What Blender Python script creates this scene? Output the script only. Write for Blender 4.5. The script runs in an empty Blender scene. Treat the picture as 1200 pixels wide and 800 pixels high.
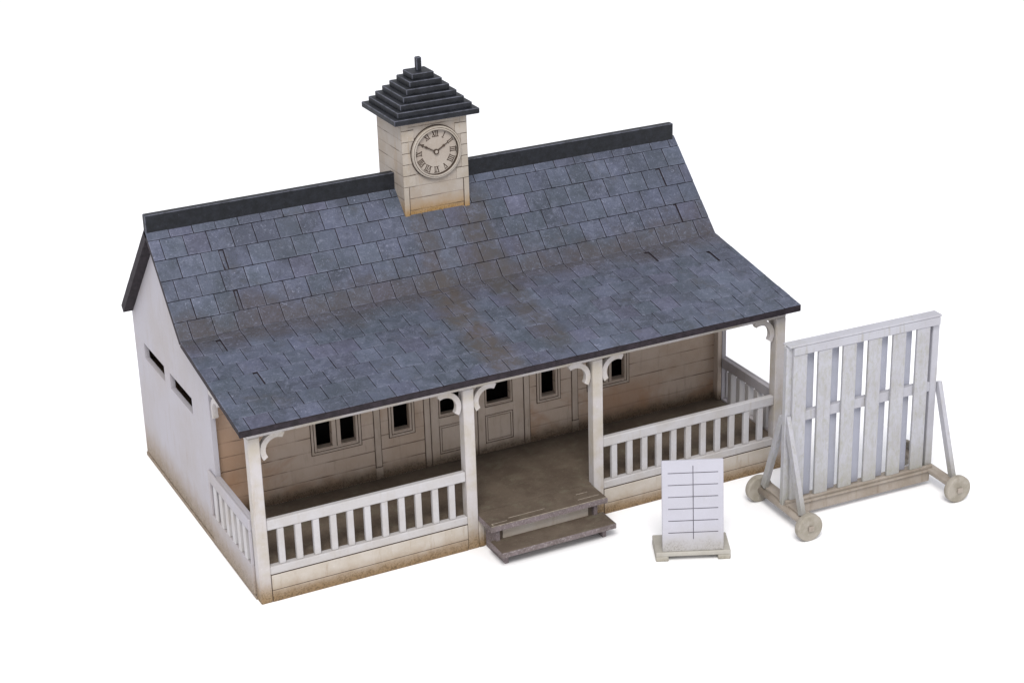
import bpy, bmesh, math, random
from mathutils import Vector, Matrix
rnd = random.Random(7)
S = bpy.context.scene
COL = S.collection

# ------------------------------------------------------------------ dimensions
L = 10.0; D = 6.31
E_ = 0.18                       # verge overhang
YE, ZE = -0.181, 3.197          # front eave
YK, ZK = 2.643, 3.664           # change of pitch
YR, ZR = 4.172, 5.167           # ridge
YB, ZB = 6.33, 3.045            # rear eave
YW = 2.082; ZF = 0.609          # facade plane, veranda floor
W = 0.194                       # post
P2, P3 = 3.703, 6.116
RB, RT = 0.475, 1.463

# ------------------------------------------------------------------ materials
class NT:
    def __init__(s, name, rough=0.75, spec=0.3):
        s.m = bpy.data.materials.new(name); s.m.use_nodes = True
        s.t = s.m.node_tree; s.t.nodes.clear()
        s.out = s.n('ShaderNodeOutputMaterial'); s.b = s.n('ShaderNodeBsdfPrincipled')
        s.b.inputs['Roughness'].default_value = rough
        s.b.inputs['Specular IOR Level'].default_value = spec
        s.l(s.b.outputs[0], s.out.inputs[0])
        tc = s.n('ShaderNodeTexCoord'); oi = s.n('ShaderNodeObjectInfo')
        mul = s.n('ShaderNodeVectorMath', operation='SCALE'); s.l(oi.outputs['Random'], mul.inputs['Scale']); mul.inputs[0].default_value = (17, 23, 11)
        add = s.n('ShaderNodeVectorMath', operation='ADD'); s.l(tc.outputs['Object'], add.inputs[0]); s.l(mul.outputs[0], add.inputs[1])
        s.obj = tc.outputs['Object']; s.shift = add.outputs[0]
        sep = s.n('ShaderNodeSeparateXYZ'); s.l(s.obj, sep.inputs[0]); s.x, s.y, s.z = sep.outputs
    def n(s, t, **k):
        q = s.t.nodes.new(t)
        for a, v in k.items(): setattr(q, a, v)
        return q
    def l(s, a, b): s.t.links.new(a, b)
    def put(s, sock, v):
        if hasattr(v, 'is_output') or isinstance(v, bpy.types.NodeSocket): s.l(v, sock)
        elif isinstance(v, tuple) and len(v) == 3 and sock.type == 'RGBA': sock.default_value = (*v, 1)
        else: sock.default_value = v
    def math(s, op, a, b=0.0, c=None, clamp=False):
        q = s.n('ShaderNodeMath', operation=op); q.use_clamp = clamp
        s.put(q.inputs[0], a); s.put(q.inputs[1], b)
        if c is not None: s.put(q.inputs[2], c)
        return q.outputs[0]
    def ramp(s, v, a, b, lo=0.0, hi=1.0):
        q = s.n('ShaderNodeMapRange'); q.interpolation_type = 'SMOOTHSTEP'
        s.put(q.inputs['Value'], v); q.inputs['From Min'].default_value = a; q.inputs['From Max'].default_value = b
        q.inputs['To Min'].default_value = lo; q.inputs['To Max'].default_value = hi
        return q.outputs['Result']
    def noise(s, scale, detail=5, rough=0.6, vec=None, stretch=None, dist=0.0):
        v = vec or s.shift
        if stretch:
            mp = s.n('ShaderNodeVectorMath', operation='MULTIPLY'); s.l(v, mp.inputs[0]); mp.inputs[1].default_value = stretch; v = mp.outputs[0]
        q = s.n('ShaderNodeTexNoise'); s.l(v, q.inputs['Vector'])
        q.inputs['Scale'].default_value = scale; q.inputs['Detail'].default_value = detail
        q.inputs['Roughness'].default_value = rough; q.inputs['Distortion'].default_value = dist
        return q.outputs['Fac']
    def mix(s, f, a, b, mode='MIX'):
        q = s.n('ShaderNodeMix'); q.data_type = 'RGBA'; q.blend_type = mode
        s.put(q.inputs['Factor'], f); s.put(q.inputs['A'], a) if False else None
        ca = [i for i in q.inputs if i.type == 'RGBA']
        s.put(ca[0], a); s.put(ca[1], b)
        return [o for o in q.outputs if o.type == 'RGBA'][0]
    def done(s, col, height=None, dist=0.02, strength=0.5):
        s.put(s.b.inputs['Base Color'], col)
        if height is not None:
            bp = s.n('ShaderNodeBump'); bp.inputs['Distance'].default_value = dist; bp.inputs['Strength'].default_value = strength
            s.l(height, bp.inputs['Height']); s.l(bp.outputs[0], s.b.inputs['Normal'])
        return s.m

def paint(name, base, alt, dirt, dirt_top=0.0, dirt_amt=0.0, foot=0.0, wash=None, speck=0.25, speck_col=(.2, .17, .13), planks=None,
          groove=(.07, .045, .03), mottle=2.0, rough=0.7, moss=None, axis='z', streak=0.35):
    """Hand-brushed weathered paint: mottling, streaks, flecks, splash-back dirt, engraved board lines."""
    t = NT(name, rough)
    n1 = t.noise(mottle, 6, .6)
    c = t.mix(t.ramp(n1, .35, .68), base, alt)
    st = t.noise(3.0, 5, .65, stretch=(3.5, 3.5, .5))
    c = t.mix(t.math('MULTIPLY', t.ramp(st, .52, .8), streak), c, dirt)
    if wash:
        c = t.mix(t.math('MULTIPLY', t.ramp(t.noise(.75, 5, .6, dist=.5), .50, .66), wash[1]), c, wash[0])
        xw = t.math('ADD', t.x, t.math('MULTIPLY', t.math('SUBTRACT', t.noise(1.5, 5, .65), .5), 1.2))
        w_ = t.math('MAXIMUM', t.ramp(xw, 1.3, .2), t.math('MULTIPLY', t.math('MULTIPLY', t.ramp(xw, 6.9, 7.4), t.ramp(xw, 9.0, 8.0)), t.ramp(t.z, 1.55, 1.1)))
        c = t.mix(t.math('MULTIPLY', w_, wash[1]), c, wash[0])
    fine = t.noise(34, 4, .7)
    c = t.mix(t.math('MULTIPLY', t.ramp(fine, .60, .76), speck), c, speck_col)
    c = t.mix(t.math('MULTIPLY', t.ramp(t.noise(19, 4, .6), .6, .8), .25), c, (.72, .70, .68))
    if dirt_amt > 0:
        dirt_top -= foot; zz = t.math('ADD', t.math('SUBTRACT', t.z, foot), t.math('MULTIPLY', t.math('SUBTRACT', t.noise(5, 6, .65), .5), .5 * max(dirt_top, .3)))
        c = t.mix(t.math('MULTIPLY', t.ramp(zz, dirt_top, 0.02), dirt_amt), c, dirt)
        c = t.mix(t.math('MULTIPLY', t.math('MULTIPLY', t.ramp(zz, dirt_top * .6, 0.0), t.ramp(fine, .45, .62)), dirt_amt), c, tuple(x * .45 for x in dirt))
    if moss:
        (mc, amt, fx) = moss
        mm = t.math('MULTIPLY', t.ramp(t.noise(9, 8, .8, stretch=(1.6, 1.6, .7), dist=.6), .40, .78), amt)
        mask = t.math('MAXIMUM', t.ramp(t.z, 1.1, .2), t.ramp(t.x, fx + .7, fx - .1))
        c = t.mix(t.math('MULTIPLY', mm, mask), c, mc)
        c = t.mix(t.math('MULTIPLY', t.math('MULTIPLY', t.ramp(t.noise(38, 5, .75), .60, .72), mask), .7), c, (.11, .11, .07))
    h = t.math('MULTIPLY', fine, .25)
    if planks:
        z0, p, w, keep = planks
        f = t.math('FRACT', t.math('DIVIDE', t.math('SUBTRACT', t.z, z0 - p * .5), p))
        d = t.math('ABSOLUTE', t.math('SUBTRACT', f, .5))
        m = t.ramp(d, w * 1.6 / p, w * .5 / p)
        br = t.ramp(t.noise(1.5, 4, .6, stretch=(1, 1, 2.5)), keep - .12, keep + .06)
        m = t.math('MULTIPLY', m, t.math('MULTIPLY_ADD', br, .75, .25))
        c = t.mix(t.math('MULTIPLY', m, .72), c, groove)
        h = t.math('SUBTRACT', h, m)
    return t.done(c, h, .02, .5)

LAV = (.49, .475, .515); LAV2 = (.45, .43, .465); DIRT = (.22, .145, .075)
M = {}
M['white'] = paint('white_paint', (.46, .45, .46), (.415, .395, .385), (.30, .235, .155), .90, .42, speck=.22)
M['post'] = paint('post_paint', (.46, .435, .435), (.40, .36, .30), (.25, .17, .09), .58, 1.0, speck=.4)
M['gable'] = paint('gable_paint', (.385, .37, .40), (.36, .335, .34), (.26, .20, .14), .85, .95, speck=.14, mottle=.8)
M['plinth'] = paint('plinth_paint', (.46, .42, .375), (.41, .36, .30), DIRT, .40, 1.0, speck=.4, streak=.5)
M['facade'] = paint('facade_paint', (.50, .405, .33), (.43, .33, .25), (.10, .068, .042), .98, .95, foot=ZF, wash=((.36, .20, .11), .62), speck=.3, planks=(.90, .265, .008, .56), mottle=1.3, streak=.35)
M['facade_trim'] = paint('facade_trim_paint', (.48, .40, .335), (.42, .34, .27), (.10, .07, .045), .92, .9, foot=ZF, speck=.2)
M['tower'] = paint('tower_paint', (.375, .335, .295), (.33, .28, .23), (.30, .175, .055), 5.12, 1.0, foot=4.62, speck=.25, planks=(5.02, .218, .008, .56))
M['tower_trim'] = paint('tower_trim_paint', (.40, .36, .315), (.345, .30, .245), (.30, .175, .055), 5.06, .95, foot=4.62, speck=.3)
M['dial'] = paint('dial_paint', (.385, .34, .295), (.35, .30, .255), (.3, .22, .16), speck=.12)
M['screen'] = paint('screen_paint', (.405, .405, .44), (.375, .37, .40), (.25, .23, .17), 1.2, .6, speck=.3, streak=.6, moss=((.28, .275, .21), .9, 8.9))
M['screen_back'] = paint('screen_back_paint', (.40, .41, .48), (.37, .38, .44), (.36, .34, .3), .5, .2, speck=.08)
M['timber'] = paint('weathered_timber', (.32, .28, .24), (.25, .21, .17), (.15, .10, .065), speck=.5, streak=.6)
M['wheel'] = paint('wheel_timber', (.33, .30, .255), (.25, .225, .18), (.16, .12, .08), speck=.6, mottle=5)
M['board'] = paint('board_paint', (.43, .425, .475), (.41, .405, .45), (.33, .31, .275), .70, .9, speck=.06, streak=.12)
M['board_base'] = paint('board_base_paint', (.40, .38, .34), (.35, .33, .29), (.3, .27, .21), .12, .6, speck=.25)

def plain(name, col, var=.3, rough=.8, scale=9):
    t = NT(name, rough)
    n = t.noise(scale, 5, .65)
    return t.done(t.mix(t.ramp(n, .3, .7), tuple(c * (1 - var) for c in col), tuple(c * (1 + var) for c in col)), n, .01, .3)
M['dark'] = plain('shade_dark_interior', (.018, .014, .012))  # near-black carries the shade of the hollow inside; wall backs use it
M['line'] = plain('burnt_line_and_rim_shade', (.055, .036, .026))
M['ink'] = plain('dark_grey_line', (.075, .07, .085))
M['fascia'] = plain('dark_roof_edge', (.019, .014, .018), .4, .8)
M['soffit'] = plain('brown_soffit', (.20, .15, .11))

def floor_mat():
    t = NT('worn_brown_floor', .7)
    c = t.mix(t.ramp(t.noise(1.6, 6, .65), .32, .7), (.085, .063, .047), (.128, .10, .075))
    c = t.mix(t.math('MULTIPLY', t.ramp(t.noise(3.5, 6, .7), .5, .72), .45), c, (.17, .165, .115))
    fine = t.noise(30, 4, .75, stretch=(.5, 1, 1))
    c = t.mix(t.math('MULTIPLY', t.ramp(fine, .56, .74), .4), c, (.26, .22, .165))
    c = t.mix(t.math('MULTIPLY', t.ramp(t.noise(22, 5, .7), .58, .75), .5), c, (.05, .036, .026))
    # floor turns darker towards the foot of the facade
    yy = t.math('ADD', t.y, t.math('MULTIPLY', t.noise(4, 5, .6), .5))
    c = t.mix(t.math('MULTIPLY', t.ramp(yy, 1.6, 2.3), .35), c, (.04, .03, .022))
    return t.done(c, fine, .015, .4)
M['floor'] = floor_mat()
def step_mat():
    t = NT('drybrushed_step_edge', .7)
    fine = t.noise(26, 5, .75)
    c = t.mix(t.ramp(t.noise(3, 5, .6), .35, .65), (.13, .105, .10), (.18, .145, .15))
    c = t.mix(t.math('MULTIPLY', t.ramp(fine, .5, .66), .7), c, (.34, .30, .30))
    c = t.mix(t.math('MULTIPLY', t.ramp(t.noise(17, 4, .7), .56, .7), .6), c, (.06, .045, .045))
    return t.done(c, fine, .02, .5)
M['step'] = step_mat()
M['rub'] = plain('pale_rubbed_edge', (.30, .26, .21), .3)

def slate_mat(name='slate'):
    t = NT(name, .62, .35)
    at = t.n('ShaderNodeVertexColor'); at.layer_name = 'tint'
    sp = t.n('ShaderNodeSeparateColor'); t.l(at.outputs['Color'], sp.inputs[0])
    rv, edge, hue = sp.outputs
    big = t.noise(1.1, 6, .62, dist=.4)
    mid = t.noise(4.5, 8, .74, dist=.8)
    scr = t.noise(15, 8, .82, dist=1.6)
    brush = t.noise(9, 6, .75, stretch=(1.0, 2.6, 2.6), dist=1.0)
    c = t.mix(t.ramp(big, .38, .62), (.040, .048, .068), (.074, .083, .126))
    c = t.mix(t.math('MULTIPLY', t.ramp(mid, .42, .70), .75), c, (.110, .121, .170))
    c = t.mix(t.math('MULTIPLY', t.ramp(brush, .55, .75), .5), c, (.155, .165, .215))
    c = t.mix(t.math('MULTIPLY', t.ramp(t.noise(.8, 6, .7, dist=.5), .48, .64), .5), c, (.036, .041, .056))
    c = t.mix(t.math('MULTIPLY', t.ramp(scr, .54, .66), .8), c, (.24, .255, .335))
    c = t.mix(t.math('MULTIPLY', t.ramp(scr, .46, .34), .7), c, (.026, .030, .046))
    c = t.mix(t.math('MULTIPLY', t.ramp(t.noise(6, 7, .75, dist=.7), .54, .70), .6), c, (.034, .038, .054))
    c = t.mix(t.math('MULTIPLY', t.ramp(hue, .6, 1.0), .22), c, (.095, .08, .135))
    c = t.mix(t.math('MULTIPLY', t.ramp(hue, .4, .0), .20), c, (.062, .086, .105))
    v = t.math('MULTIPLY_ADD', rv, .24, .88)
    vm = t.n('ShaderNodeVectorMath', operation='SCALE'); t.l(c, vm.inputs[0]); t.l(v, vm.inputs['Scale']); c = vm.outputs[0]
    # brown grime settled where the pitch changes, and rust-brown washes below the tower
    yy = t.math('ADD', t.y, t.math('MULTIPLY', t.math('SUBTRACT', t.noise(1.4, 6, .68), .5), 1.3))
    k = t.math('MULTIPLY', t.ramp(yy, YK - .75, YK - .02), t.ramp(yy, YK + .50, YK + .02))
    k = t.math('MULTIPLY', k, t.ramp(scr, .62, .42, .45, 1.0))
    c = t.mix(t.math('MULTIPLY', k, .80), c, (.047, .038, .037))
    wob = t.math('MULTIPLY', t.math('SUBTRACT', t.noise(1.7, 5, .65), .5), .55)
    xx = t.math('ADD', t.x, wob)
    for (xc, hw, ylo, yhi, amt, col) in ((4.48, .38, -.3, 2.75, .85, (.058, .048, .041)), (5.66, .34, .2, 3.9, .75, (.052, .045, .042)), (4.62, .22, 2.4, 3.9, .55, (.058, .046, .040)), (5.1, .7, 3.0, 3.9, .3, (.055, .045, .042))):
        m_ = t.ramp(t.math('ABSOLUTE', t.math('SUBTRACT', xx, xc)), hw * 1.25, hw * .35)
        m_ = t.math('MULTIPLY', m_, t.math('MULTIPLY', t.ramp(t.y, ylo - .35, ylo + .35), t.ramp(t.y, yhi + .3, yhi - .3)))
        m_ = t.math('MULTIPLY', m_, t.ramp(mid, .62, .40, .35, 1.0))
        c = t.mix(t.math('MULTIPLY', m_, amt), c, col)
    x2 = t.math('ADD', t.x, t.math('MULTIPLY', t.math('SUBTRACT', t.noise(3.2, 5, .65), .5), 1.2))
    w2 = t.math('MULTIPLY', t.math('MULTIPLY', t.ramp(x2, 4.25, 4.45), t.ramp(x2, 4.85, 4.6)), t.ramp(t.y, 2.6, 2.1))
    c = t.mix(t.math('MULTIPLY', t.math('MULTIPLY', w2, t.ramp(scr, .6, .4, .2, 1.0)), .2), c, (.10, .068, .05))
    c = t.mix(t.math('MULTIPLY', t.ramp(t.noise(1.9, 6, .72), .55, .72), .5), c, (.050, .048, .050))
    # edges catch the dry brush
    c = t.mix(t.math('MULTIPLY', edge, t.ramp(mid, .40, .66, .0, .30)), c, (.20, .215, .29))
    h = t.math('ADD', t.math('MULTIPLY', mid, .5), t.math('MULTIPLY', scr, .35))
    return t.done(c, h, .02, .55)
M['slate'] = slate_mat()
def cap_mat():
    t = NT('dark_slate_paint', .6, .35)
    at = t.n('ShaderNodeVertexColor'); at.layer_name = 'tint'
    sp = t.n('ShaderNodeSeparateColor'); t.l(at.outputs['Color'], sp.inputs[0])
    mid = t.noise(7, 7, .7)
    c = t.mix(t.ramp(mid, .35, .7), (.005, .006, .008), (.014, .016, .022))
    c = t.mix(t.math('MULTIPLY', t.ramp(t.noise(24, 5, .75), .60, .76), .5), c, (.075, .08, .10))
    c = t.mix(t.math('MULTIPLY', sp.outputs[1], t.ramp(mid, .3, .6, .15, .7)), c, (.12, .125, .16))
    return t.done(c, mid, .02, .4)
M['cap'] = cap_mat()

def ground_mat():
    t = NT('white_paper_sweep', .9, .1)
    return t.done(t.mix(t.noise(.6, 3, .5), (.945, .945, .955), (.955, .955, .96)))
M['ground'] = ground_mat()

# ------------------------------------------------------------------ mesh helpers
class MB:
    def __init__(s): s.bm = bmesh.new(); s.tl = s.bm.loops.layers.color.new('tint')
    def box(s, x0, x1, y0, y1, z0, z1, mi=0, bev=.01, rot=None, edge_tint=False):
        b = bmesh.new(); bmesh.ops.create_cube(b, size=1)
        for v in b.verts: v.co = Vector(((v.co.x + .5) * (x1 - x0) + x0, (v.co.y + .5) * (y1 - y0) + y0, (v.co.z + .5) * (z1 - z0) + z0))
        lim = min(x1 - x0, y1 - y0, z1 - z0) * .3
        if bev > 0: 
            big = set(b.faces)
            r = bmesh.ops.bevel(b, geom=list(b.edges), offset=min(bev, lim), segments=1, affect='EDGES', profile=.5)
            ef = set(f for f in r['faces'])
        else: ef = set()
        if rot is not None: bmesh.ops.transform(b, matrix=rot, verts=b.verts)
        s.merge(b, mi, ef if edge_tint else set())
    def merge(s, b, mi=0, ef=()):
        mp = {}
        for v in b.verts: mp[v] = s.bm.verts.new(v.co)
        for f in b.faces:
            try: g = s.bm.faces.new([mp[v] for v in f.verts])
            except ValueError: continue
            g.material_index = mi; g.smooth = f.smooth
            for lp in g.loops: lp[s.tl] = (.5, 1.0 if f in ef else 0.0, .5, 1)
        b.free()
    def prism(s, pts, axis, a0, a1, mi=0, smooth=False):
        """pts: outline in the two other axes; extruded along axis from a0 to a1."""
        def mk(p, a):
            if axis == 'x': return Vector((a, p[0], p[1]))
            if axis == 'y': return Vector((p[0], a, p[1]))
            return Vector((p[0], p[1], a))
        va = [s.bm.verts.new(mk(p, a0)) for p in pts]; vb = [s.bm.verts.new(mk(p, a1)) for p in pts]
        fs = [s.bm.faces.new(va), s.bm.faces.new(vb[::-1])]
        n = len(pts)
        for i in range(n): 
            f = s.bm.faces.new([va[i], vb[i], vb[(i + 1) % n], va[(i + 1) % n]]); f.smooth = smooth; fs.append(f)
        for f in fs:
            f.material_index = mi
            for lp in f.loops: lp[s.tl] = (.5, 0, .5, 1)
        return fs
    def cells(s, axis, polys, a0, a1, mi_front=0, mi_back=0):
        """Wall from abutting outlines; faces shared by two outlines are dropped, so openings get reveals."""
        b = MB()
        for p in polys: b.prism(p, axis, a0, a1)
        bmesh.ops.remove_doubles(b.bm, verts=b.bm.verts, dist=1e-4)
        seen = {}
        for f in b.bm.faces: seen.setdefault(frozenset(v.index for v in f.verts), []).append(f)
        b.bm.verts.index_update(); seen = {}
        for f in b.bm.faces: seen.setdefault(frozenset(v.index for v in f.verts), []).append(f)
        kill = [f for fs in seen.values() if len(fs) > 1 for f in fs]
        bmesh.ops.delete(b.bm, geom=kill, context='FACES_ONLY')
        k = 'xyz'.index(axis)
        bmesh.ops.recalc_face_normals(b.bm, faces=b.bm.faces)
        back = [f for f in b.bm.faces if all(abs(v.co[k] - a1) < 1e-5 for v in f.verts)]
        mp = {v: s.bm.verts.new(v.co) for v in b.bm.verts}
        bs = set(back)
        for f in b.bm.faces:
            g = s.bm.faces.new([mp[v] for v in f.verts]); g.material_index = mi_back if f in bs else mi_front
            for lp in g.loops: lp[s.tl] = (.5, 0, .5, 1)
        b.bm.free()
    def cyl(s, p0, p1, r, n=20, mi=0, r2=None, bev=0):
        p0 = Vector(p0); p1 = Vector(p1); d = p1 - p0
        b = bmesh.new(); bmesh.ops.create_cone(b, cap_ends=True, segments=n, radius1=r, radius2=r if r2 is None else r2, depth=d.length)
        if bev:
            ed = [e for e in b.edges if len(e.link_faces) == 2 and any(len(f.verts) > 4 for f in e.link_faces)]
            bmesh.ops.bevel(b, geom=ed, offset=bev, segments=2, affect='EDGES', profile=.5)
        for f in b.faces: f.smooth = len(f.verts) == 4 and n > 8
        bmesh.ops.transform(b, matrix=Matrix.Translation((p0 + p1) / 2) @ d.to_track_quat('Z', 'Y').to_matrix().to_4x4(), verts=b.verts)
        s.merge(b, mi)
    def build(s, name, mats, parent=None, loc=None):
        bmesh.ops.recalc_face_normals(s.bm, faces=s.bm.faces)
        me = bpy.data.meshes.new(name); s.bm.to_mesh(me); s.bm.free()
        for m in (mats if isinstance(mats, (list, tuple)) else [mats]): me.materials.append(M[m])
        o = bpy.data.objects.new(name, me); COL.objects.link(o)
        if parent is not None: attach(o, parent, loc)
        return o

def attach(o, parent, loc=None):
    o.parent = parent
    if loc is not None: o.location = loc
    elif parent.parent is None and parent.type == 'EMPTY': o.location = -Vector(parent['origin'])
def thing(name, label, cat, origin, rotz=0):
    o = bpy.data.objects.new(name, None); COL.objects.link(o); o.location = origin; o.rotation_euler.z = rotz
    o.empty_display_size = .3
    o['origin'] = list(origin); o['label'] = label; o['category'] = cat
    return o
def copies(proto, locs):
    for p in locs:
        c = proto.copy(); COL.objects.link(c); c.parent = proto.parent; c.location = p

# ------------------------------------------------------------------ ground
g = MB(); g.box(-400, 400, -400, 400, -.3, 0, bev=0)
go = g.build('ground', 'ground'); go['kind'] = 'structure'

# ================================================================== PAVILION
pav = thing('pavilion', 'off-white weatherboard pavilion with blue-grey slate roof, railed veranda and clock tower', 'pavilion', (5, 3.15, 0))

TF = .075                                            # front roof panel thickness
s1 = (ZR - ZK) / (YR - YK); s2 = (ZK - ZE) / (YK - YE); s3 = (ZR - ZB) / (YB - YR)
def under(y):                                        # underside of the roofs
    if y <= YK: return ZE + s2 * (y - YE) - TF - .01
    if y <= YR: return ZK + s1 * (y - YK) - TF * 1.4 - .01
    return ZR - s3 * (y - YR) - TF * 1.4 - .01
# --- gable walls, each with a pair of slit openings on the left one
def gable(x0, x1, slots, name):
    ys = sorted(set([1.93, YK, YR, D] + [a for s in slots for a in s[:2]]))
    polys = []
    for a, b in zip(ys, ys[1:]):
        hole = [s for s in slots if s[0] <= a + 1e-6 and s[1] >= b - 1e-6]
        if hole:
            z0, z1 = hole[0][2:]
            zm = [0, z0]
            polys.append([(a, 0), (b, 0), (b, z0), (a, z0)])
            polys.append([(a, z1), (b, z1), (b, under(b)), (a, under(a))])
        else:
            zs = [0, 2.2, 2.5]
            polys.append([(a, 0), (b, 0), (b, 2.2), (a, 2.2)])
            polys.append([(a, 2.2), (b, 2.2), (b, 2.5), (a, 2.5)])
            polys.append([(a, 2.5), (b, 2.5), (b, under(b)), (a, under(a))])
    m = MB(); m.cells('x', polys, x0, x1, 0, 1)
    return m
slots = [(4.50, 5.72, 2.2, 2.5), (2.93, 4.17, 2.2, 2.5)]
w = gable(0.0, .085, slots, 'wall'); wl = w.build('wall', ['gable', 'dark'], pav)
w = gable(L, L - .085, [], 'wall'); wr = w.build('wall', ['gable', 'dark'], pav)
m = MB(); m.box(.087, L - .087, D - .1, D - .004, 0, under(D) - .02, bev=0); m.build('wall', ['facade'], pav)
# base board along the foot of the gable walls
m = MB(); m.box(-.018, -.002, .2, D + .01, .0, .075, bev=.005); m.build('base_board', ['gable'], pav)
m = MB(); m.box(L + .002, L + .018, .2, D + .01, .0, .075, bev=.005); m.build('base_board', ['gable'], pav)

# --- facade with openings
WZ0, WZ1 = 1.475, 2.30
wins = [(1.86, 2.15), (2.31, 2.59), (3.30, 3.595), (6.19, 6.475), (7.22, 7.50), (7.63, 7.90)]
doorw = [(4.19, 4.66), (5.09, 5.565)]
DZ0 = 1.56
top = under(YW) - .02
xe = sorted(set([.087, L - .087] + [a for p in wins + doorw for a in p]))
ze = [ZF, WZ0, DZ0, WZ1, top]
polys = []
for a, b in zip(xe, xe[1:]):
    isw = any(abs(a - p[0]) < 1e-6 and abs(b - p[1]) < 1e-6 for p in wins); isd = any(abs(a - p[0]) < 1e-6 and abs(b - p[1]) < 1e-6 for p in doorw)
    for z0, z1 in zip(ze, ze[1:]):
        if isw and z0 >= WZ0 - 1e-6 and z1 <= WZ1 + 1e-6: continue
        if isd and z0 >= DZ0 - 1e-6 and z1 <= WZ1 + 1e-6: continue
        polys.append([(a, z0), (b, z0), (b, z1), (a, z1)])
m = MB(); m.cells('y', polys, YW, YW + .10, 0, 1)
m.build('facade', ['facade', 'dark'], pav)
# added near-black sheet behind the openings, standing in for interior shade
m = MB(); m.box(.087, L - .087, YW + .9, YW + .95, .3, 3.2, bev=0); m.build('shade_backing', ['dark'], pav)

def ring(m, x0, x1, z0, z1, wd, y0, y1, mi=0, bev=.006):     # picture-frame of four mitred-looking strips butted end to end
    m.box(x0, x0 + wd, y0, y1, z0, z1, mi, bev); m.box(x1 - wd, x1, y0, y1, z0, z1, mi, bev)
    m.box(x0 + wd, x1 - wd, y0, y1, z0, z0 + wd, mi, bev); m.box(x0 + wd, x1 - wd, y0, y1, z1 - wd, z1, mi, bev)
def window(x0, x1, mull=None):
    f = MB(); o = .03
    # burnt outline, outer casing, second outline, inner bead
    ring(f, x0 - .104, x1 + .104, WZ0 - .134, WZ1 + .12, .013, YW - .006, YW + .01, 1, 0)
    ring(f, x0 - .091, x1 + .091, WZ0 - .121, WZ1 + .107, .040, YW - .016, YW + .01, 0)
    ring(f, x0 - .051, x1 + .051, WZ0 - .081, WZ1 + .067, .012, YW - .007, YW + .01, 1, 0)
    ring(f, x0 - .039, x1 + .039, WZ0 - .069, WZ1 + .055, .037, YW - .014, YW + .01, 0)
    if mull: 
        f.box(mull[0] + .002, mull[1] - .002, YW - .0135, YW + .01, WZ0 - .030, WZ1 + .016, 0, .006)
        c = (mull[0] + mull[1]) / 2; f.box(c - .006, c + .006, YW - .017, YW - .01, WZ0 - .031, WZ1 + .016, 1, 0)
    o = f.build('window', ['facade_trim', 'line'], pav)
    s = MB(); s.box(x0, x1, YW + .0, YW + .10, WZ0 - .02, WZ0 + .004, 0, .004)
    s.build('sill', ['facade_trim'], o)
window(1.86, 2.59, (2.15, 2.31)); window(3.30, 3.595); window(6.19, 6.475); window(7.22, 7.90, (7.50, 7.63))

def pilaster(x0, x1, block=True):
    f = MB(); z0 = ZF + .001
    if block:
        f.box(x0 - .012, x1 + .012, YW - .022, YW + .01, z0, z0 + .225, 0, .006)
        f.box(x0 - .014, x1 + .014, YW - .010, YW + .01, z0 + .226, z0 + .238, 1, 0); z0 += .239
    f.box(x0, x1, YW - .018, YW + .01, z0, top - .01, 0, .006)
    f.box(x0 - .012, x0 - .001, YW - .005, YW + .01, z0, top - .01, 1, 0); f.box(x1 + .001, x1 + .012, YW - .005, YW + .01, z0, top - .01, 1, 0)
    f.build('pilaster', ['facade_trim', 'line'], pav)
pilaster(2.93, 3.04); pilaster(6.81, 6.92)
pilaster(3.88, 3.985, False); pilaster(5.835, 5.94, False)

def door(x0, x1, wx):
    f = MB(); z0 = ZF + .004; z1 = WZ1 + .14
    y0 = YW - .020
    # leaf built as stiles and rails round the opening and the panel
    px0, px1 = wx[0] - .02, wx[1] + .02; pz0, pz1 = .84, 1.32
    f.box(x0, wx[0] - .04, y0, YW + .008, z0, z1, 0, .006); f.box(wx[1] + .04, x1, y0, YW + .008, z0, z1, 0, .006)
    f.box(wx[0] - .04, wx[1] + .04, y0, YW + .008, z0, pz0 - .04, 0, .006)
    f.box(wx[0] - .04, wx[1] + .04, y0, YW + .008, pz1 + .03, DZ0 - .055, 0, .006)
    f.box(wx[0] - .04, wx[1] + .04, y0, YW + .008, WZ1 + .05, z1, 0, .006)
    ring(f, wx[0] - .039, wx[1] + .039, pz0 - .039, pz1 + .029, .012, YW - .004, YW + .008, 1, 0)
    ring(f, wx[0] - .039, wx[1] + .039, DZ0 - .054, WZ1 + .049, .012, YW - .004, YW + .008, 1, 0)
    o = f.build('door', ['facade_trim', 'line'], pav)
    p = MB(); ring(p, wx[0] - .026, wx[1] + .026, pz0 - .026, pz1 + .016, .03, YW - .016, YW + .008, 0)
    ring(p, wx[0] + .004, wx[1] - .004, pz0 + .004, pz1 - .014, .010, YW - .004, YW + .008, 1, 0)
    p.box(wx[0] + .014, wx[1] - .014, YW - .014, YW + .008, pz0 + .014, pz1 - .024, 0, .008)
    p.build('door_panel', ['facade_trim', 'line'], o)
    q = MB(); ring(q, wx[0] - .026, wx[1] + .026, DZ0 - .041, WZ1 + .036, .024, YW - .018, YW + .008, 0)
    q.box(wx[0] - .002, wx[1] + .002, YW - .002, YW + .10, DZ0 - .017, DZ0 + .004, 0, .004)
    q.build('window_frame', ['facade_trim'], o)
door(4.0, 4.895, doorw[0]); door(4.912, 5.815, doorw[1])
m = MB()
for x in (3.990, 4.898, 5.818): m.box(x, x + .011, YW - .010, YW + .01, ZF + .004, WZ1 + .14, 0, 0)
m.build('door_frame', ['line'], pav)

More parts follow.
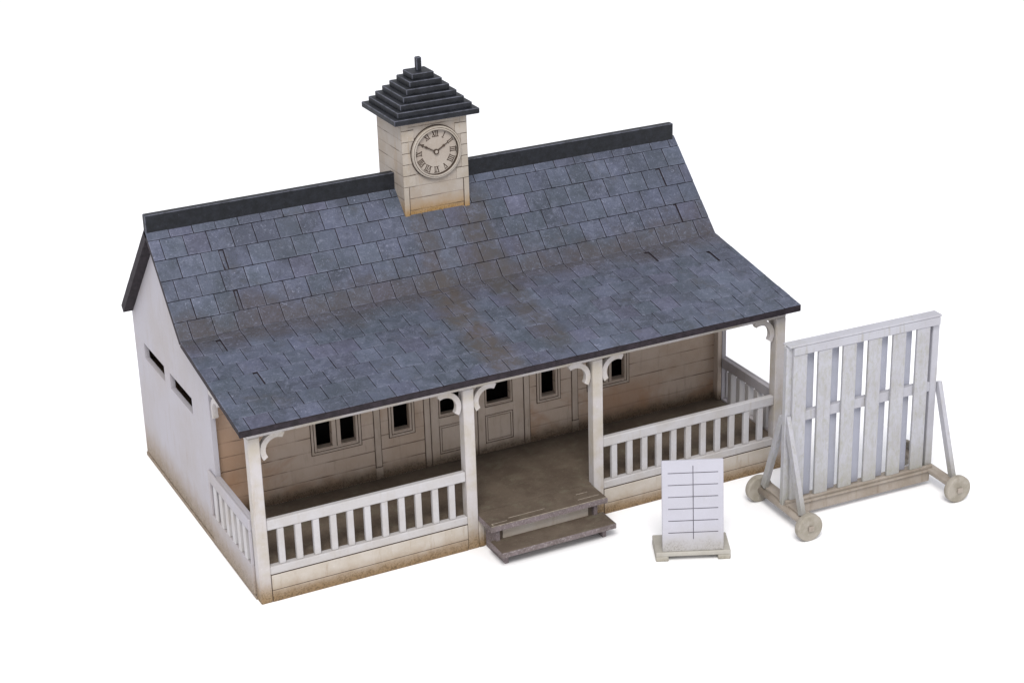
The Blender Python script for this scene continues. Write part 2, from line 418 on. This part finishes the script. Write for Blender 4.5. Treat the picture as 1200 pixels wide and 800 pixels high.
# --- veranda floor, landing, plinth
m = MB()
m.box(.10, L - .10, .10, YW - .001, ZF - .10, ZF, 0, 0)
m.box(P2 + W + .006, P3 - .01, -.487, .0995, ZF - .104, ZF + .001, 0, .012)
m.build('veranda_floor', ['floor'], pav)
m = MB()                                            # rubbed score lines on the landing
for (x0, x1, y) in ((3.95, 4.24, -.40), (4.30, 4.98, -.33), (5.62, 6.03, -.335), (5.68, 5.90, -.15)):
    m.box(x0, x1, y, y + .012, ZF, ZF + .004, 0, 0)
m.box(3.95, 3.962, -.45, -.40, ZF, ZF + .004, 0, 0)
m.box(P2 + W + .01, P3 - .014, -.4872, -.475, ZF - .004, ZF + .0035, 0, .002)
m.build('rubbed_edge', ['rub'], pav)
def plinth(x0, x1):
    m = MB()
    m.box(x0, x1, .012, .10, 0, .479, 1, 0)
    m.box(x0 + .010, x1 - .010, 0.0, .014, 0, .203, 0, .006); m.box(x0 + .010, x1 - .010, 0.0, .014, .214, .481, 0, .006)
    m.build('plinth', ['plinth', 'line'], pav)
plinth(W, P2); plinth(P3 + W, L - W)
m = MB(); m.box(P2 + W, P3, .02, .10, 0, ZF - .105, 0, 0)
m.box(P2 + W + .012, P2 + W + .10, .0, .02, 0, ZF - .108, 0, .006); m.box(P3 - .11, P3 - .012, .0, .02, 0, ZF - .108, 0, .006)
m.build('plinth', ['plinth'], pav)

# --- steps
y0 = -.84
st = MB(); st.box(P2 + W + .03, P3 - .05, y0, -.36, .195, .285, 0, .012)
stp = st.build('steps', ['floor'], pav)
m = MB(); m.box(P2 + W + .028, P3 - .048, y0 - .008, y0 - .0005, .190, .283, 0, .003); m.box(P2 + W + .020, P2 + W + .0295, y0 - .008, -.36, .190, .283, 0, .003)
m.box(P3 - .0495, P3 - .040, y0 - .008, -.36, .190, .283, 0, .003); m.build('tread_edge', ['step'], stp)
m = MB(); m.box(P2 + W + .002, P3 - .008, -.496, -.4882, ZF - .100, ZF - .006, 0, .003)
m.box(P2 + W - .001, P2 + W + .0055, -.496, -.004, ZF - .100, ZF - .004, 0, .002); m.build('tread_edge', ['step'], stp)
for x in (4.02, 5.88):
    m = MB(); m.box(x, x + .07, y0 + .12, -.003, 0, .194, 0, .006); m.box(x, x + .07, -.42, -.003, .1945, ZF - .108, 0, .006)
    m.build('stringer', ['step'], stp)
m = MB(); m.box(4.17, 5.80, -.358, -.32, .02, ZF - .106, 0, .004); m.build('riser', ['plinth'], stp)
m = MB(); m.box(4.09, 4.169, -.34, -.32, .02, ZF - .106, 0, 0); m.build('riser', ['floor'], stp)
m = MB(); m.box(5.801, 5.88, -.34, -.32, .02, ZF - .106, 0, 0); m.build('riser', ['floor'], stp)

# --- posts, brackets, eaves beam
def arc(cx, cz, R, r, a0, a1, y0, y1, flip=1, axis='y', n=14):
    pts = []
    for i in range(n + 1):
        a = math.radians(a0 + (a1 - a0) * i / n); pts.append((cx + flip * R * math.cos(a), cz + R * math.sin(a)))
    for i in range(n, -1, -1):
        a = math.radians(a0 + (a1 - a0) * i / n); pts.append((cx + flip * r * math.cos(a), cz + r * math.sin(a)))
    m = MB(); b = m.prism([pts[i] for i in range(len(pts))], axis, y0, y1)
    # n-gon caps split into quads so they stay planar and clean
    bmesh.ops.delete(m.bm, geom=b[:2], context='FACES_ONLY')
    vs = list(m.bm.verts); k = len(pts)
    m.bm.verts.ensure_lookup_table()
    for base in (0, k):
        for i in range(n):
            f = m.bm.faces.new([m.bm.verts[base + i], m.bm.verts[base + i + 1], m.bm.verts[base + k - 2 - i], m.bm.verts[base + k - 1 - i]])
            for lp in f.loops: lp[m.tl] = (.5, 0, .5, 1)
    return m
PT = 2.955
posts = [(0, (1,)), (P2, (-1, 1)), (P3, (-1, 1)), (L - W, (-1,))]
for i, (x, sides) in enumerate(posts):
    m = MB(); m.box(x + .0, x + W, 0, W, .0, PT, 0, .012)
    if i in (1, 2): pass
    po = m.build('post', ['post'], pav)
    for sd in sides:
        cx = (x + W + .30) if sd == 1 else (x - .30)
        arc(cx, PT - .287, .287, .197, 62, 214, .05, .14, flip=sd).build('bracket', ['post'], po, (0, 0, 0))
    if i in (0, 3):
        arc(W + .30, PT - .287, .287, .197, 62, 214, x + .05, x + .14, axis='x').build('bracket', ['post'], po, (0, 0, 0))
m = MB(); m.box(.0, L, .004, .17, PT + .001, PT + .12, 0, .008); m.build('eaves_beam', ['post'], pav)
for x in (0.0, L - .13):
    m = MB(); m.box(x, x + .13, .171, 1.929, PT + .02, PT + .16, 0, .008); m.build('eaves_beam', ['post'], pav)
    arc(1.93 - .30, PT - .25, .287, .197, 62, 214, x + .02, x + .11, flip=-1, axis='x').build('bracket', ['post'], pav)
    if x < 1: continue
    m = MB(); m.box(x + .0875 if x < 1 else x - .045, x + .175 if x < 1 else x + .0425, 1.935, YW - .001, ZF + .001, top - .05, 0, .006); m.build('corner_post', ['facade_trim'], pav)

# --- railings
def railing(x0, x1, first, step, n):
    m = MB()
    m.box(x0, x1, .02, .125, RT - .178, RT, 0, .014)
    m.box(x0, x1, .004, .125, RB + .02, .635, 0, .012)
    m.box(x0, x1, .014, .09, RB + .006, RB + .019, 1, 0)
    r = m.build('railing', ['white', 'line'], pav)
    b = MB(); b.box(-.055, .055, .034, .112, .6355, RT - .1785, 0, .01)
    o = b.build('baluster', ['white'], r, (first, 0, 0))
    copies(o, [(first + step * i + rnd.uniform(-.006, .006), rnd.uniform(-.004, .004), 0) for i in range(1, n)])
railing(W + .001, P2 - .001, .427, .302, 11); railing(P3 + W + .001, L - W - .001, 6.546, .2995, 11)
def side_railing(xa, xb):
    m = MB()
    m.box(xa, xb, W + .001, 2.26, RT - .21, RT, 0, .012)
    m.box(xa, xb, W + .001, 2.26, .12, .63, 0, .008)
    m.box(xa, xb, 2.19, 2.26, .631, RT - .211, 0, .006); m.box(xa, xb, W + .001, .25, .631, RT - .211, 0, .006)
    r = m.build('railing', ['white'], pav)
    b = MB(); b.box(xa + .006, xb - .006, -.062, .062, .6305, RT - .2105, 0, .008)
    o = b.build('baluster', ['white'], r, (0, 1.965, 0))
    copies(o, [(0, 1.965 - .295 * i, 0) for i in range(1, 6)])
side_railing(-.030, -.003) if False else None
def side_panel(sx):
    # outer skin laps over the gable wall; inner rail fills between post and wall
    xa, xb = (-.045, -.002) if sx < 0 else (L + .002, L + .045)
    ia, ib = (-.001, .085) if sx < 0 else (L - .085, L + .001)
    m = MB()
    m.box(xa, xb, W + .001, 2.26, RT - .21, RT, 0, .010)
    m.box(xa, xb, W + .001, 2.26, .105, .63, 0, .008)
    m.box(xa, xb, 2.19, 2.26, .631, RT - .211, 0, .006); m.box(xa, xb, W + .001, .25, .631, RT - .211, 0, .006)
    m.box(ia, ib, W + .001, 1.929, RT - .20, RT - .002, 0, .008); m.box(ia, ib, W + .001, 1.929, .0, .628, 0, .008)
    r = m.build('railing', ['gable'], pav)
    b = MB(); b.box(xa + .003, ib if sx < 0 else xb - .003, -.062, .062, .6305, RT - .2105, 0, .008) if sx < 0 else b.box(ia, xb - .003, -.062, .062, .6305, RT - .2105, 0, .008)
    o = b.build('baluster', ['white'], r, (0, 1.67, 0))
    copies(o, [(0, 1.67 - .295 * i, 0) for i in range(1, 5)])
    b = MB(); b.box(xa + .003, xb - .003, -.062, .062, .6305, RT - .2105, 0, .008)
    b.build('baluster', ['white'], r, (0, 1.965, 0))
side_panel(-1); side_panel(1)

# --- roofs
def slope_frame(ya, za, yb, zb):
    u = Vector((0, yb - ya, zb - za)); ln = u.length; u.normalize(); nrm = Vector((1, 0, 0)).cross(u)
    if nrm.z < 0: nrm = -nrm
    return u, nrm, ln
def slates(m, ya, za, yb, zb, rows, x0, x1, wd, seed, gap=.014, rgap=.012, th=.016, special=(), skip=None, shared=None, edge=.013):
    """Rows of slates laid from (ya,za) down to (yb,zb); each is a chamfered tile of its own height and tone."""
    u, nrm, ln = slope_frame(ya, za, yb, zb); r = random.Random(seed); pos = 0
    lay = []
    for ri, h in enumerate(rows):
        xs = []
        if shared and ri in shared: xs = shared[ri]
        else:
            x = x0 + ((.5 if ri % 2 else 1.0) * wd) + r.uniform(-.03, .03)
            xs = [x0]
            while x < x1 - .07: xs.append(x); x += wd + r.uniform(-.012, .012)
            xs.append(x1)
        lay.append(xs)
        todo = [(k, a, b, 0) for k, (a, b) in enumerate(zip(xs, xs[1:]))]
        for (sr, sk), sw in special.items() if special else ():
            if sr == ri and sk < len(xs) - 2: todo.append((sk, xs[sk + 1] - sw + gap * .2, xs[sk + 1] - .002, 1))
        for (k, a, b, low) in todo:
            ga, gb = (gap / 2 if k else 0), (gap / 2 if k < len(xs) - 2 else 0)
            if low: ga = gb = 0
            elif special and (ri, k) in special: gb += special[(ri, k)]
            v0, v1 = pos + rgap / 2, pos + h - rgap / 2
            hh = th + r.uniform(-.002, .002); tl = r.uniform(-.0012, .0012); tx = r.uniform(-.0012, .0012)
            def P(x, v, up): return Vector((x, ya, za)) + u * v + nrm * up
            rim = [(a + ga, v0), (b - gb, v0), (b - gb, v1), (a + ga, v1)]
            e = edge; inn = [(a + ga + e, v0 + e), (b - gb - e, v0 + e), (b - gb - e, v1 - e), (a + ga + e, v1 - e)]
            if b - gb - a - ga < 2.5 * e: continue
            if low: hh = -.009
            jit = [r.uniform(-.002, .002) for _ in range(8)]
            lo = [m.bm.verts.new(P(x, v, -.012)) for x, v in rim]
            mid = [m.bm.verts.new(P(x + jit[i], v + jit[i + 4], hh - .004 + tl * (1 if i > 1 else -1) + tx * (1 if i in (1, 2) else -1))) for i, (x, v) in enumerate(rim)]
            tp = [m.bm.verts.new(P(x, v, hh + tl * (1 if i > 1 else -1) + tx * (1 if i in (1, 2) else -1))) for i, (x, v) in enumerate(inn)]
            c0 = r.random(); c2 = r.random()
            fs = [(m.bm.faces.new(tp), 0.0)]
            for i in range(4):
                j = (i + 1) % 4
                fs.append((m.bm.faces.new([mid[i], mid[j], tp[j], tp[i]]), 1.0)); fs.append((m.bm.faces.new([lo[i], lo[j], mid[j], mid[i]]), .0))
            for q, (f, ev) in enumerate(fs):
                f.material_index = 0 if (q == 0 or q % 2 == 1) else 1
                for lp in f.loops: lp[m.tl] = (c0, ev, c2, 1)
        pos += h
    return lay
def panel(m, ya, za, yb, zb, t, x0, x1, mi_top, mi_edge, cut_plumb_lo=True):
    u, nrm, ln = slope_frame(ya, za, yb, zb)
    a = Vector((0, ya, za)) - nrm * .010; b = Vector((0, yb, zb)) - nrm * .010
    a2 = a - nrm * t; b2 = b - nrm * t
    pts = [(p.y, p.z) for p in (a, b, b2, a2)]
    fs = m.prism(pts, 'x', x0, x1, mi_edge)
    fs[2].material_index = mi_top; return fs
X0, X1 = -E_, L + E_
sp1 = {(2, 2): .085, (4, 2): .07, (2, 23): .09, (4, 23): .06}
m = MB()
lay = slates(m, YR, ZR, YK, ZK, [.235, .39, .39, .39, .39, 2.144 - 1.795], X0, X1, .408, 3, special=sp1)
panel(m, YR, ZR, YK, ZK, TF, X0, X1, 1, 1)
main = m.build('roof', ['slate', 'fascia'], pav)
m = MB()
u, nrm, lnv = slope_frame(YK, ZK, YE, ZE)
sp2 = {(1, 1): .08, (4, 1): .08, (1, 21): .10, (2, 23): .06}
slates(m, YK, ZK, YE, ZE, [.17] + [.39] * 6 + [lnv - .17 - 2.34], X0, X1, .408, 11, special=sp2, shared={0: lay[-1]}, rgap=.003, gap=.011)
panel(m, YK, ZK, YE, ZE, TF, X0, X1, 1, 1)
ver = m.build('veranda_roof', ['slate', 'fascia'], pav)
m = MB(); m.box(X0, X1, YE - .006, YE + .03, ZE - .105, ZE - .012, 0, .008); m.build('fascia', ['fascia'], ver, (0, 0, 0))
m = MB()
u, nrm, lnb = slope_frame(YR, ZR, YB, ZB)
slates(m, YR, ZR, YB, ZB, [.235] + [.39] * 7 + [max(.05, lnb - .235 - 2.73)], X0, X1, .408, 5)
panel(m, YR, ZR, YB, ZB, .125, X0, X1, 1, 1)
m.build('roof', ['slate', 'fascia'], pav)
# ridge board in two lengths either side of the tower
TX0, TX1, TY0, TY1 = 4.392, 5.655, 3.705, 4.79
m = MB()
m.box(X0 + .01, TX0 - .002, YR - .07, YR + .07, ZR - .12, ZR + .262, 0, .012, edge_tint=True); m.box(TX1 + .002, X1 - .05, YR - .07, YR + .07, ZR - .12, ZR + .262, 0, .012, edge_tint=True)
m.build('ridge_board', ['cap'], pav)

# --- clock tower
ZT = 6.42
tw = MB()
yb_ = TY1
def zroof(y): return ZR - s1 * (YR - y) if y < YR else ZR - s3 * (y - YR)
tw.prism([(TY0, zroof(TY0) - .06), (YR, ZR - .06), (yb_, zroof(yb_) - .06), (yb_, ZT), (TY0, ZT)], 'x', TX0, TX1)
tower = tw.build('clock_tower', ['tower', 'line'], pav)
yo = TY0 - .016; zb0 = zroof(TY0) - .03; cw = .098
for sd in (0, 1):
    m = MB()
    def bx(a, b, *q):                                # mirrored about the tower's middle
        if sd: a, b = TX0 + TX1 - b, TX0 + TX1 - a
        m.box(a, b, *q)
    bx(TX0 + .002, TX0 + cw, yo, TY0 - .001, zb0, 5.24, 0, .006)
    bx(TX0 + cw + .001, TX0 + cw + .012, TY0 - .006, TY0 - .001, zb0, 5.24, 1, 0)
    for i in range(6):                               # alternating quoin blocks beside the dial
        z = 5.252 + i * .205; wq = .235 if i % 2 == 0 else .13
        bx(TX0 + .002, TX0 + wq, yo + .004, TY0 - .001, z, min(z + .194, ZT - .004), 0, .006); bx(TX0 + .002, TX0 + wq, TY0 - .006, TY0 - .001, z + .1945, min(z + .2045, ZT - .002), 1, 0)
    m.build('corner_board', ['tower_trim', 'line'], tower, (0, 0, 0))
# dial
CX, CZ, RO, RI = 5.035, 5.815, .475, .412
def rev(profile, n, cx, cz, mi=0):                   # lathe about the dial axis; profile of (radius, y)
    b = bmesh.new(); rings = []
    for (r, y) in profile: rings.append([b.verts.new((cx + r * math.cos(2 * math.pi * i / n), y, cz + r * math.sin(2 * math.pi * i / n))) for i in range(n)])
    for p, q in zip(rings, rings[1:]):
        for i in range(n): f = b.faces.new([p[i], p[(i + 1) % n], q[(i + 1) % n], q[i]]); f.smooth = False
    return b
yf = TY0
m = MB()
m.merge(rev([(RO + .014, yf - .001), (RO + .014, yf - .02), (RO + .002, yf - .02)], 64, CX, CZ), 1)
m.merge(rev([(RO, yf - .002), (RO, yf - .062), (RO - .012, yf - .072), (RO - .026, yf - .072), (RO - .029, yf - .060)], 64, CX, CZ), 0)
m.merge(rev([(RO - .029, yf - .060), (RO - .035, yf - .060)], 64, CX, CZ), 1)
m.merge(rev([(RO - .035, yf - .060), (RO - .038, yf - .080), (RI + .006, yf - .080), (RI, yf - .070)], 64, CX, CZ), 0)
m.merge(rev([(RI, yf - .070), (RI, yf - .004)], 64, CX, CZ), 1)  # inner rim wall coloured dark, as the shadow inside the recess
m.build('clock_surround', ['tower_trim', 'line'], tower, (0, 0, 0))
m = MB(); m.cyl((CX, yf - .012, CZ), (CX, yf - .0005, CZ), RI - .008, 64)
m.build('clock_face', ['dial'], tower, (0, 0, 0))
# roman numerals as cut strokes, feet towards the centre
def stroke(m, p, q, wd, ang, r0, y0, y1):
    d = Vector((q[0] - p[0], q[1] - p[1])); nn = Vector((-d.y, d.x)).normalized() * wd / 2
    pts = [(p[0] + nn.x, p[1] + nn.y), (q[0] + nn.x, q[1] + nn.y), (q[0] - nn.x, q[1] - nn.y), (p[0] - nn.x, p[1] - nn.y)]
    out = []
    for (a, b) in pts:                                # local: a across, b outward
        ra = math.radians(90 - ang); ox, oz = math.cos(ra), math.sin(ra); tx, tz = oz, -ox
        out.append((CX + ox * (r0 + b) + tx * a, CZ + oz * (r0 + b) + tz * a))
    m.prism(out, 'y', y0, y1)
NH = .105; r0 = RI - .032 - NH
for hr, s_ in enumerate(['I', 'II', 'III', 'IIII', 'V', 'VI', 'VII', 'VIII', 'IX', 'X', 'XI', 'XII'], 1):
    m = MB(); wid = {'I': .032, 'V': .06, 'X': .06}; tot = sum(wid[c] for c in s_); sc = min(1, .135 / tot); x = -tot * sc / 2; ang = hr * 30
    yk = [0]
    def stk(p, q, wd):
        yk[0] += 1; stroke(m, p, q, wd, ang, r0, yf - .0135 - .0003 * yk[0], yf - .011)
    for c in s_:
        wv = wid[c] * sc; mx = x + wv / 2; h = wv / 2 - .007
        if c == 'I': stk((mx, 0), (mx, NH), .016)
        elif c == 'V': stk((x + .005, NH), (mx, 0), .017); stk((x + wv - .005, NH), (mx, 0), .010)
        else: stk((x + .005, NH), (x + wv - .005, 0), .017); stk((x + wv - .005, NH), (x + .005, 0), .010)
        x += wv
    stk((-tot * sc / 2 - .004, NH), (tot * sc / 2 + .004, NH), .010)
    if s_ != 'V': stk((-tot * sc / 2 - .004, 0), (tot * sc / 2 + .004, 0), .010)
    m.build('numeral', ['line'], tower, (0, 0, 0))
def hand(ang, ln, wd, y):
    m = MB(); 
    def tr(a, b):
        ra = math.radians(90 - ang); ox, oz = math.cos(ra), math.sin(ra); return (CX + ox * b + oz * a, CZ + oz * b - ox * a)
    sh = [(-wd * .4, .05), (wd * .4, .05), (wd * .45, ln * .55), (wd, ln * .66), (wd * .3, ln * .76), (wd * .3, ln), (-wd * .3, ln), (-wd * .3, ln * .76), (-wd, ln * .66), (-wd * .45, ln * .55)]
    m.prism([tr(*p) for p in sh], 'y', y - .008, y)
    m.build('clock_hand', ['line'], tower, (0, 0, 0))
hand(59, .27, .024, yf - .020); hand(300, .33, .020, yf - .030)
m = MB(); m.merge(rev([(.048, yf - .012), (.048, yf - .044), (.036, yf - .046), (.030, yf - .040)], 24, CX, CZ), 1)
m.merge(rev([(.030, yf - .040), (.018, yf - .042), (.016, yf - .050), (.0005, yf - .050)], 24, CX, CZ), 0); m.build('clock_hub', ['dial', 'line'], tower, (0, 0, 0))
# stepped roof
m = MB(); cx_, cy_ = (TX0 + TX1) / 2 + .01, 4.30; hx, hy = .815, .745; sh = .104
for i in range(7):
    a = .1005 * i; b = .0895 * i; ox, oy = rnd.uniform(-.006, .006), rnd.uniform(-.006, .006)
    m.box(cx_ - hx + a + ox, cx_ + hx - a + ox, cy_ - hy + b + oy, cy_ + hy - b + oy, ZT + sh * i, ZT + sh * (i + 1) - .0015, 0, .012, edge_tint=True)
trf = m.build('tower_roof', ['cap'], tower, (0, 0, 0))
m = MB(); zt = ZT + sh * 7; m.box(cx_ - .05, cx_ + .05, cy_ - .05, cy_ + .05, zt, zt + .24, 0, .014, edge_tint=True); m.build('finial', ['cap'], tower, (0, 0, 0))

# ================================================================== SIGHT SCREEN
SC = (10.40, -1.70, 0); rz = math.radians(-2.0)
scr = thing('sight_screen', 'white slatted timber screen on four small wheels beside the pavilion', 'sight screen', SC, rz)
O = -Vector((10.40, -1.70, 0))
def part(mb, name, mats, parent=scr): return mb.build(name, mats, parent, tuple(O) if parent is scr else (0, 0, 0))
fx0, fx1 = 8.86, 11.94; yA, yB, yC, yD = -1.83, -1.77, -1.66, -1.60
zb_, zt_ = .36, 3.28
m = MB()
m.box(fx0, fx0 + .20, yB + .001, yC - .001, .27, zt_ - .051, 0, .01); m.box(fx1 - .14, fx1, yB + .001, yC - .001, .27, zt_ - .05, 0, .01)
m.box(fx0 + .141, fx1 - .141, yB + .004, yC - .004, 1.82, 2.0, 0, .01)
m.box(fx0 + .141, fx1 - .141, yB + .004, yC - .004, zt_ - .2, zt_ - .05, 0, .01)
m.box(fx0 + .02, fx1 - .01, yA - .003, yD + .0, zt_ - .049, zt_ - .012, 0, .012)
m.box(8.965, 11.90, yA - .012, yB, zt_ - .195, zt_ - .05, 0, .01)
part(m, 'frame', ['screen'])
sst = .494
def slat(y0, y1, w, name, z0, z1, mat):
    b = MB(); b.box(-w / 2, w / 2, y0, y1, z0, z1, 0, .008); return b
b = MB(); b.box(-.133, .133, yA, yB - .001, .40, zt_ - .196, 0, .008)
xs = [9.095 + sst * i for i in range(6)]
o = b.build('slat', ['screen'], scr, tuple(O + Vector((xs[0], 0, 0))))
copies(o, [tuple(O + Vector((x + rnd.uniform(-.008, .008), rnd.uniform(-.003, .003), 0))) for x in xs[1:]])
b = MB(); b.box(-.15, .14, yC + .001, yD, .34, zt_ - .06, 0, .008)
xb = [9.335 + sst * i for i in range(6)]
o = b.build('slat', ['screen_back'], scr, tuple(O + Vector((xb[0], 0, 0))))
copies(o, [tuple(O + Vector((x, 0, 0))) for x in xb[1:]])
m = MB(); m.box(fx0 + .03, fx1, yA - .05, yD + .04, .30, .339, 0, .008); m.box(fx0 + .03, fx1 - .02, yA - .004, yB - .004, .3395, .398, 0, .01)
m.box(fx0 + .10, fx1 - .08, yA - .01, yB + .04, .10, .285, 0, .01)
part(m, 'bottom_rail', ['timber'])
for i, xw in enumerate((8.94, 11.98)):
    sgn = -1 if i == 0 else 1
    m = MB(); m.box(xw - .03, xw + .17, -2.46, -.93, .275, .345, 0, .010) if i == 0 else m.box(xw - .17, xw + .03, -2.46, -.93, .275, .345, 0, .010)
    part(m, 'end_beam', ['timber'])
    m = MB(); xa = xw - .045
    m.cyl((xa, -2.60, .245), (xa, -.84, .245), .062, 14)
    part(m, 'axle', ['timber'])
    for y in (-2.54, -.93):
        m = MB(); m.cyl((xa, y - .065, .245), (xa, y + .065, .245), .245, 36, bev=.025)
        wv = part(m, 'wheel', ['wheel'])
        f = -1 if y < -1.5 else 1
        m = MB(); m.box(xa - .05, xa + .05, y + (f * .067 if f > 0 else -.105), y + (.105 if f > 0 else -.067), .245 - .045, .245 + .045, 0, .008); m.build('axle_peg', ['timber'], wv, (0, 0, 0))
    xo = xw - .065 if i == 0 else xw - .02
    for (ya, za, yb2, zb2) in ((-1.735, 1.96, -2.30, .35), (-1.62, 1.90, -1.08, .35)):
        d = Vector((0, yb2 - ya, zb2 - za)); nn = Vector((0, -d.z, d.y)).normalized() * .062
        pts = [(ya + nn.y, za + nn.z), (yb2 + nn.y, zb2 + nn.z), (yb2 - nn.y, zb2 - nn.z), (ya - nn.y, za - nn.z)]
        m = MB(); m.prism(pts, 'x', xo if i == 0 else xo, xo + .08); part(m, 'brace', ['screen'])

# ================================================================== SCOREBOARD
BA = math.radians(-24.4)
sb = thing('scoreboard', 'small white upright board ruled with black lines, on a low footed base', 'scoreboard', (6.274, -1.909, 0), BA)
m = MB()
for x in (-.035, 1.0):
    m.box(x, x + .21, 0, .64, 0, .09, 0, .012)
m.box(-.035, 1.21, 0.0, .64, .0905, .168, 0, .012)
m.build('base', ['board_base'], sb, (0, 0, 0))
tilt = Matrix.Translation((-.01, .03, .169)) @ Matrix.Rotation(math.radians(-7.5), 4, 'X')
m = MB(); m.box(.085, 1.105, 0, .055, 0, 1.585, 0, .008, rot=tilt); bo = m.build('board', ['board'], sb, (0, 0, 0))
m = MB()
m.box(.595, .607, -.003, .004, .21, 1.49, 0, 0, rot=tilt)
for i in range(6):
    z = .325 + i * .208; m.box(.185, .594, -.003, .004, z, z + .011, 0, 0, rot=tilt); m.box(.608, 1.015, -.003, .004, z, z + .011, 0, 0, rot=tilt)
m.build('ruled_line', ['ink'], bo, (0, 0, 0))
for x in (.20, .94):
    m = MB(); m.prism([(.15, .1685), (.52, .1685), (.26, 1.0)], 'x', x, x + .06); m.build('prop', ['board_base'], sb, (0, 0, 0))

# ------------------------------------------------------------------ camera
cam = bpy.data.cameras.new('camera'); co = bpy.data.objects.new('camera', cam); COL.objects.link(co)
co.location = (-8.168, -26.3406, 15.9695); co.rotation_euler = [math.radians(a) for a in (67.1393, 1.5535, -26.5517)]
cam.sensor_width = 36; cam.lens = 2275.54 / 1200 * 36; cam.clip_start = 1; cam.clip_end = 2000
S.camera = co

# ------------------------------------------------------------------ light: studio, big soft key above the camera and a bright white surround
wd = bpy.data.worlds.new('World'); S.world = wd; wd.use_nodes = True
bg = wd.node_tree.nodes['Background']; bg.inputs[0].default_value = (.93, .94, 1.0, 1); bg.inputs[1].default_value = .95
def area(name, loc, target, size, power, col):
    l = bpy.data.lights.new(name, 'AREA'); l.shape = 'DISK'; l.size = size; l.energy = power; l.color = col
    o = bpy.data.objects.new(name, l); COL.objects.link(o); o.location = loc
    o.rotation_euler = (Vector(target) - Vector(loc)).to_track_quat('-Z', 'Y').to_euler(); return o
area('softbox', (-24, -54, 82), (5, 2, 1), 42, 80000, (1, .975, .94))
S.view_settings.view_transform = 'Standard'; S.view_settings.look = 'None'; S.view_settings.exposure = 0; S.view_settings.gamma = 1
S.cycles.max_bounces = 8
